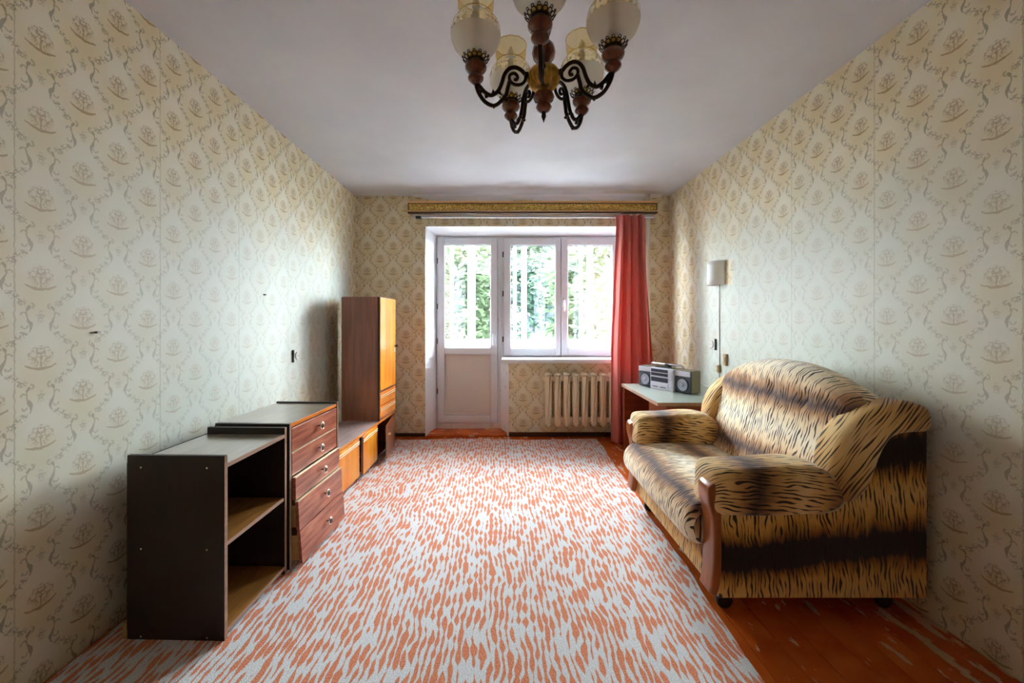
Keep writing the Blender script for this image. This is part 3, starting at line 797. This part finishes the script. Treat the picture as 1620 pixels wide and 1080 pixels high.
for ya, yb in ((1.578, 1.72), (2.54, 2.68)):
    b = B().puff(smooth_pts(L2(wing_up), 4, False)+smooth_pts(L2(wing_lo), 4, False)[::-1], ya-SY, yb-SY, .04, lambda p: ((p[0]+SX)*ca*.55+p[2]*sa*.55-.60, p[2]*ca-p[0]*sa+p[1]*.8), mode='strip')
    obj('wing', b, 'tiger_shade', so)
# seat cushion
seat_ol = [(.88, .262), (.83, .258), (.785, .275), (.764, .325), (.775, .385), (.815, .428), (.88, .448), (1.0, .455), (1.2, .445), (1.40, .42), (1.46, .38), (1.46, .30), (1.2, .275)]
acc = smooth_pts(L2(seat_ol), 4)
us, run = [], 0.0
for k, p in enumerate(acc):
    if k: run += (acc[k]-acc[k-1]).length
    us.append((run-.277)*1.25)
b = B().puff(acc, 1.69-SY, 2.585-SY, .035, bulge=.004, us=us, capuv=lambda p: (p[2]*.8+.05, p[0]))
sc = obj('seat_cushion', b, 'tiger_lit', so)
# back cushion, arched top
def back_top(y):
    s = (y-1.64)/(2.62-1.64); a = 1-abs(2*s-1)**2.2
    return .865+.135*a
def backf(s, t):
    """t goes up the front, over the top, down the rear"""
    y = 1.645+s*.97; zt = back_top(y); e = min(1, min(s, 1-s)*16); e = math.sqrt(max(0, 1-(1-e)**2))
    zb = .40; h = zt-zb
    prof = [(1.30, 0), (1.305, .12), (1.325, .3), (1.352, .5), (1.378, .7), (1.398, .86), (1.415, .94), (1.45, .985), (1.50, 1.0), (1.56, .985), (1.60, .94), (1.625, .8), (1.64, .4), (1.64, 0)]
    k = t*(len(prof)-1); i = min(int(k), len(prof)-2); q = k-i
    X = prof[i][0]*(1-q)+prof[i+1][0]*q; Z = prof[i][1]*(1-q)+prof[i+1][1]*q
    Xc = 1.50
    X = Xc+(X-Xc)*(.62+.38*e); Zz = zb+h*Z*(.965+.035*e)
    if t < .5:
        for (by, bz) in ((1.86, .84), (2.08, .86), (2.30, .84)):
            dd = (y-by)**2+(Zz-bz)**2; X += .014*math.exp(-dd/.0012)
    return (X-SX, y-SY, Zz)
b = B(); b.grid(backf, 64, 52, lambda s, t: ((backf(s, t)[2]-.828)*1.19 if t < .6 else .1+(t-.6)*.5, s*.97))
# end caps
W_ = 53
b.add([b.v[j] for j in range(W_)], [tuple(range(W_))], [(b.v[j][2]+.5, b.v[j][0]) for j in range(W_)])
b.add([b.v[64*W_+j] for j in range(W_)], [tuple(range(W_))[::-1]], [(b.v[64*W_+j][2]+.5, b.v[64*W_+j][0]) for j in range(W_)])
bk = obj('back_cushion', b, 'tiger_lit', so)
for s_ in (.0, 1.0):
    P = [Vector(backf(s_, t/40)) for t in range(4, 26)]
    obj('piping', B().tube(P, .0045, 6), 'piping', bk)
b = B().box(1.60-SX, 1.69-SX, 1.66-SY, 2.60-SY, .1, .86)
obj('back_frame', b, 'tiger', so, .02, uvf=lambda p, n: (p.z, p.y))
post_ol = [(.818, .548), (.812, .53), (.813, .49), (.822, .45), (.831, .41), (.834, .33), (.832, .24), (.824, .16), (.820, .125), (.85, .118), (.866, .2), (.868, .35), (.866, .5), (.858, .552), (.838, .558)]
for ya, yb in ((1.598, 1.685), (2.575, 2.662)):
    obj('arm_post', B().puff(smooth_pts(L2(post_ol), 3), ya-SY, yb-SY, .008), 'post', so)
for x in (.93, 1.60):
    for y in (1.70, 2.56):
        b = B().lathe([(.030, -.012), (.034, -.008), (.034, .008), (.030, .012)], (x-SX, y-SY, .034), 18, 1)
        b.box(x-SX-.012, x-SX+.012, y-SY-.018, y-SY+.018, .055, .102)
        obj('caster', b, 'rubber', so)

# ------------------------------------------------------------------ desk
dk = thing('desk', 'low red-brown desk with pale laminate top in the corner', 'desk', (1.06, 2.76, 0))
HD = .645
box('desk_top', 'desk_top', dk, .002, .66, .002, .83, HD-.004, HD, .001)
box('top_board', 'desk', dk, 0, .662, 0, .832, HD-.024, HD-.004, .001)
box('edge_strip', 'edge', dk, -.003, 0, 0, .832, HD-.024, HD-.001, 0); box('edge_strip', 'edge', dk, -.003, .662, -.003, 0, HD-.024, HD-.001, 0)
box('side_panel', 'desk', dk, .012, .64, .80, .82, 0, HD-.024, .001)
box('side_panel', 'desk', dk, .062, .08, .02, .34, 0, HD-.024, .001); box('side_panel', 'desk', dk, .622, .64, .02, .34, 0, HD-.024, .001)
e = box('drawer', 'desk', dk, .06, .642, .004, .02, HD-.165, HD-.027, .0015)
obj('knob', B().lathe([(.004, -.016), (.008, -.014), (.008, -.006), (.004, 0)], (.245, .004, HD-.06), 10, 1), 'chrome', e)
box('door', 'desk', dk, .06, .642, .004, .02, .05, HD-.17, .0015)
box('plinth', 'dark', dk, .08, .622, .03, .045, 0, .06, 0)
box('back_panel', 'desk', dk, .628, .64, .34, .80, .3, HD-.024, 0)

# ------------------------------------------------------------------ boombox
bb = thing('boombox', 'silver cassette radio with two speakers standing on the desk', 'radio', (1.178, 3.50, HD), math.atan2(-.452, .241))
LB, DB, HB = .512, .115, .176
box('body', 'bb_body', bb, 0, LB, .012, DB, .004, HB, .006)
for x0, x1 in ((.0, .145), (.367, LB)):
    sp_ = box('speaker_panel', 'bb_grille', bb, x0+.002, x1-.002, 0, .014, .006, HB-.004, .004)
    box('top_trim', 'bb_silver', sp_, x0+.004, x1-.004, -.004, .002, HB-.045, HB-.006, .002)
    cx = (x0+x1)/2; cz = .066
    obj('speaker_ring', B().lathe([(.056, 0), (.056, -.006), (.050, -.008), (.046, -.004), (.020, .0), (.016, -.006), (.001, -.008)], (cx, 0, cz), 24, 1), 'bb_dark', sp_)
    obj('speaker_cone', B().lathe([(.045, -.003), (.018, -.001), (.014, -.007), (.001, -.0085)], (cx, -.002, cz), 20, 1), 'bb_cone', sp_)
cp = box('control_panel', 'bb_silver', bb, .143, .369, -.018, .014, .0, HB-.002, .003)
for z0, z1, x1 in ((.140, .165, .318), (.110, .134, .318), (.062, .098, .318)):
    box('dial_window', 'bb_dark', cp, .152, x1, -.0205, -.017, z0, z1, .001)
box('cassette_flap', 'bb_silver', cp, .152, .322, -.022, -.017, .016, .052, .002)
for k in range(2): box('key', 'bb_dark', cp, .17+k*.078, .225+k*.078, -.0245, -.021, .02, .026, 0)
for k in range(5): box('button', 'bb_silver', cp, .33, .358, -.023, -.017, .03+k*.027, .046+k*.027, .001)
for k in range(6): box('tape_key', 'bb_dark', bb, .16+k*.03, .184+k*.03, .02, .045, HB, HB+.006, .001)
hp = [(.09, .06, HB-.01), (.09, .06, HB+.018), (.10, .055, HB+.026), (.39, .055, HB+.026), (.40, .06, HB+.018), (.40, .06, HB-.01)]
obj('carry_handle', B().tube(hp, .007, 8), 'bb_silver', bb)
obj('antenna_clip', B().box(.23, .275, .045, .08, HB, HB+.03), 'rubber', bb, .004)

# ------------------------------------------------------------------ chandelier
CX, CY = .133, 1.306
cl_ = thing('chandelier', 'five-arm bronze chandelier with turned wood and glass shades', 'chandelier', (CX, CY, 0))
obj('canopy', B().lathe([(.055, 2.5), (.055, 2.492), (.04, 2.46), (.015, 2.44), (.008, 2.43)], n=24), 'brass', cl_)
obj('stem', B().lathe([(.007, 2.45), (.007, 2.10)], n=12), 'bronze', cl_)
obj('stem_ball', B().lathe([(.01, 2.110), (.022, 2.103), (.034, 2.088), (.038, 2.068), (.034, 2.05), (.022, 2.036), (.012, 2.03)], n=28), 'turned', cl_)
obj('stem_vase', B().lathe([(.012, 2.18), (.02, 2.17), (.028, 2.15), (.02, 2.125), (.012, 2.11)], n=24), 'turned', cl_)
pf = [(.011, 2.032), (.016, 2.028), (.03, 2.02), (.045, 2.01), (.052, 2.0), (.053, 1.995), (.052, 1.985), (.046, 1.97), (.036, 1.957), (.02, 1.949), (.012, 1.945)]
b = B().lathe(pf, n=40); hub = obj('hub', b, 'brass2', cl_)
for k in range(30):
    a = 2*PI*k/30; P = [((r+.0006)*math.cos(a), (r+.0006)*math.sin(a), z) for r, z in pf[5:10]]
    if k == 0: rb = B()
    rb.tube(P, .0022, 5)
ro = obj('hub_ribs', rb, 'brass2', hub)
obj('lower_finial', B().lathe([(.012, 1.948), (.014, 1.944), (.03, 1.935), (.034, 1.924), (.03, 1.913), (.014, 1.906), (.02, 1.902), (.026, 1.892), (.02, 1.882), (.009, 1.876)], n=24), 'turned', cl_)
obj('finial_spike', B().lathe([(.009, 1.878), (.007, 1.87), (.008, 1.862), (.003, 1.85), (.0005, 1.842)], n=12), 'bronze', cl_)
main = [(.05, 1.990), (.062, 1.993), (.074, 2.004), (.092, 2.011), (.112, 2.006), (.128, 1.986), (.138, 1.955), (.150, 1.930), (.170, 1.915), (.190, 1.922), (.206, 1.938), (.214, 1.946)]
spir = [(.06, 1.992), (.062, 1.972), (.077, 1.958), (.098, 1.957), (.112, 1.970), (.110, 1.986), (.096, 1.992), (.086, 1.982), (.090, 1.972), (.098, 1.974)]
lowr = [(.112, 1.966), (.119, 1.940), (.124, 1.920), (.140, 1.899), (.163, 1.883), (.190, 1.892), (.208, 1.914), (.217, 1.935), (.22, 1.952)]
def P3(l): return [(p.x, 0, p.y) for p in smooth_pts(l, 5, False)]
armB = B()
armB.tube(P3(main), .0064, 8).tube(P3(spir), .0052, 8).tube(P3(lowr), .0064, 8)
for (r, z, dr, dz) in ((.165, 1.915, .0, .02), (.185, 1.905, .006, .016), (.150, 1.93, -.012, -.012), (.128, 1.905, -.016, -.004), (.20, 1.92, .01, .012), (.163, 1.883, 0, -.01)):
    armB.tube([(r, 0, z), (r+dr*.5, .002, z+dz*.5), (r+dr, 0, z+dz)], [.006, .005, .001], 6)
armB.lathe([(.008, -.008), (.010, 0), (.008, .008)], (.056, 0, 1.991), 10, 0)
arm_me = armB.mesh('arm')
ZG = 2.014
cup_me = B().lathe([(.006, 1.944), (.012, 1.948), (.018, 1.953), (.0245, 1.960), (.025, 1.966), (.018, 1.974), (.016, 1.977), (.026, 1.983), (.033, 1.992), (.034, 2.000), (.030, 2.008), (.022, 2.013)], n=24).mesh('candle_cup')
gb = B().tube([(.024*math.cos(a*PI/12), .024*math.sin(a*PI/12), ZG+.004) for a in range(24)], .004, 6, True)
for k in range(14):
    a = 2*PI*k/14; ex = Vector((math.cos(a), math.sin(a), 0)); ez = Vector((0, 0, 1)); et = Vector((-math.sin(a), math.cos(a), 0))
    c = ex*.034+Vector((0, 0, ZG+.006))
    gb.tube([c+(ex*.7+ez*.5)*(.0075*math.cos(t*PI/5))+et*(.007*math.sin(t*PI/5)) for t in range(10)], .0016, 5, True)
    c = ex*.041+Vector((0, 0, ZG+.012))
    gb.tube([c+(ex*.5+ez*.8)*(.004*math.cos(t*PI/4))+et*(.004*math.sin(t*PI/4)) for t in range(8)], .0014, 4, True)
gal_me = gb.mesh('gallery')
holder_me = B().lathe([(.012, ZG), (.024, ZG+.004), (.027, ZG+.014), (.026, ZG+.022), (.018, ZG+.026)], n=24).mesh('shade_holder')
sz = ZG+.02
def shell(prof): return B().lathe(prof, n=32, caps=False)
lowp = [(.018, sz), (.036, sz+.004), (.055, sz+.014), (.069, sz+.030), (.077, sz+.050), (.079, sz+.062)]
midp = [(.079, sz+.062), (.078, sz+.078), (.073, sz+.096), (.064, sz+.110), (.055, sz+.119)]
topp = [(.055, sz+.119), (.052, sz+.126), (.053, sz+.136), (.056, sz+.152), (.057, sz+.17), (.0575, sz+.188)]
sh_lo = shell(lowp).mesh('shade_bowl'); sh_mid = shell(midp).mesh('shade_shoulder')
tb = shell(topp); tb.tube([(.0575*math.cos(a*PI/16), .0575*math.sin(a*PI/16), sz+.188+.0015*math.cos(a*PI/16*12)) for a in range(32)], .0018, 6, True)
tb.tube([(.053*math.cos(a*PI/16), .053*math.sin(a*PI/16), sz+.124) for a in range(32)], .0016, 6, True)
sh_top = tb.mesh('shade_chimney')
can_me = B().lathe([(.012, sz), (.012, sz+.135), (.010, sz+.138)], n=14).mesh('candle_sleeve')
bul_me = B().lathe([(.007, sz+.138), (.013, sz+.15), (.012, sz+.165), (.004, sz+.185)], n=12).mesh('bulb')
cr_me = B().lathe([(.014, sz+.055), (.026, sz+.060), (.024, sz+.066), (.013, sz+.068)], n=12).mesh('drip_collar')
for k in range(5):
    a = -PI/2-.146+k*2*PI/5
    rz = (0, 0, a); pos = (.22*math.cos(a), .22*math.sin(a), 0)
    ar = obj('arm', arm_me, 'bronze', cl_, rot=rz)
    obj('candle_cup', cup_me, 'turned', ar, loc=(.22, 0, 0)); obj('gallery', gal_me, 'bronze', ar, loc=(.22, 0, 0)); obj('shade_holder', holder_me, 'brass', ar, loc=(.22, 0, 0))
    gs = obj('shade_bowl', sh_lo, 'frost', cl_, loc=pos, rot=rz)
    obj('shade_shoulder', sh_mid, 'etched', gs); obj('shade_chimney', sh_top, 'amber', gs)
    cs = obj('candle_sleeve', can_me, 'candle', cl_, loc=pos, rot=rz); obj('bulb', bul_me, 'lamp', cs); obj('drip_collar', cr_me, 'chrome', cs)

# ------------------------------------------------------------------ wall lamp, sockets, nails
wl = thing('wall_lamp', 'small white half-round wall lamp with a hanging cord', 'wall lamp', (XR, 3.225, 1.58))
b = B()
def shade(s, t):
    a = PI/2+s*PI
    return (.098*math.cos(a), .075*math.sin(a), -.095+.19*t)
b.grid(shade, 20, 4); q = obj('lamp_shade', b, 'lamp', wl); md = q.modifiers.new('thickness', 'SOLIDIFY'); md.thickness = .003
box('mount_plate', 'socket', wl, -.012, 0, -.06, .06, -.05, .05, .002)
obj('lamp_holder', B().lathe([(.014, -.03), (.018, 0), (.014, .03)], (-.045, 0, 0), 12), 'socket', wl)
box('mount_arm', 'socket', wl, -.045, -.01, -.008, .008, -.008, .008, .001)
obj('cord', B().tube(smooth_pts([(-.004, -.0, -.05), (-.006, -.0, -.2), (-.005, .002, -.45), (-.005, .0, -.74), (-.005, .006, -.8), (-.005, -.04, -.98)], 6, False), .003, 6), 'cord', wl)
obj('cord_switch', B().box(-.022, 0, -.012, .014, -.79, -.73), 'socket_brown', wl, .004)
def socket(label, x, y, z, sgn, hole):
    t = thing('wall_socket', label, 'socket', (x, y, z))
    if hole:
        b = B().box(min(0, sgn*.012), max(0, sgn*.012), -.04, .04, -.04, .04); obj('plate', b, 'socket', t, .003)
        obj('cover', B().lathe([(.03, 0), (.03, .018*sgn), (.026, .02*sgn)], (0, 0, 0), 18, 0), 'socket', t)
        for dy in (-.009, .009): obj('hole', B().lathe([(.003, .0195*sgn), (.003, .0206*sgn)], (0, dy, 0), 8, 0), 'dark', t)
        box('dark_strip', 'dark', t, min(0, sgn*.013), max(0, sgn*.013), -.052, -.041, -.045, .045, 0)  # dark strip along one side of the plate
    else:
        b = B().box(min(0, sgn*.02), max(0, sgn*.02), -.02, .02, -.045, .045); obj('plate', b, 'socket_brown', t, .004)
        obj('cover', B().box(min(0, sgn*.024), max(0, sgn*.024), -.012, .012, -.02, .02), 'socket_brown', t, .003)
socket('old square wall socket with dark strip at one side on the wall above the chest', XL, 2.99, .945, 1, True)
socket('square white wall socket on the wall above the radio', XR, 3.33, 1.01, -1, True)
socket('small brown socket cover on the wall above the sofa back', XR, 3.13, .90, -1, False)
for i, (y, z, lb) in enumerate(((2.59, 1.37, 'lone dark nail in the wall opposite the wall lamp'), (1.52, 1.16, 'dark nail in the wallpaper above the shelf unit'))):
    tag(obj('nail', B().lathe([(.004, 0), (.004, .012), (.006, .0125), (.006, .015)], (0, 0, 0), 8, 0), 'hinge', loc=(XL, y, z)), lb, 'nail')
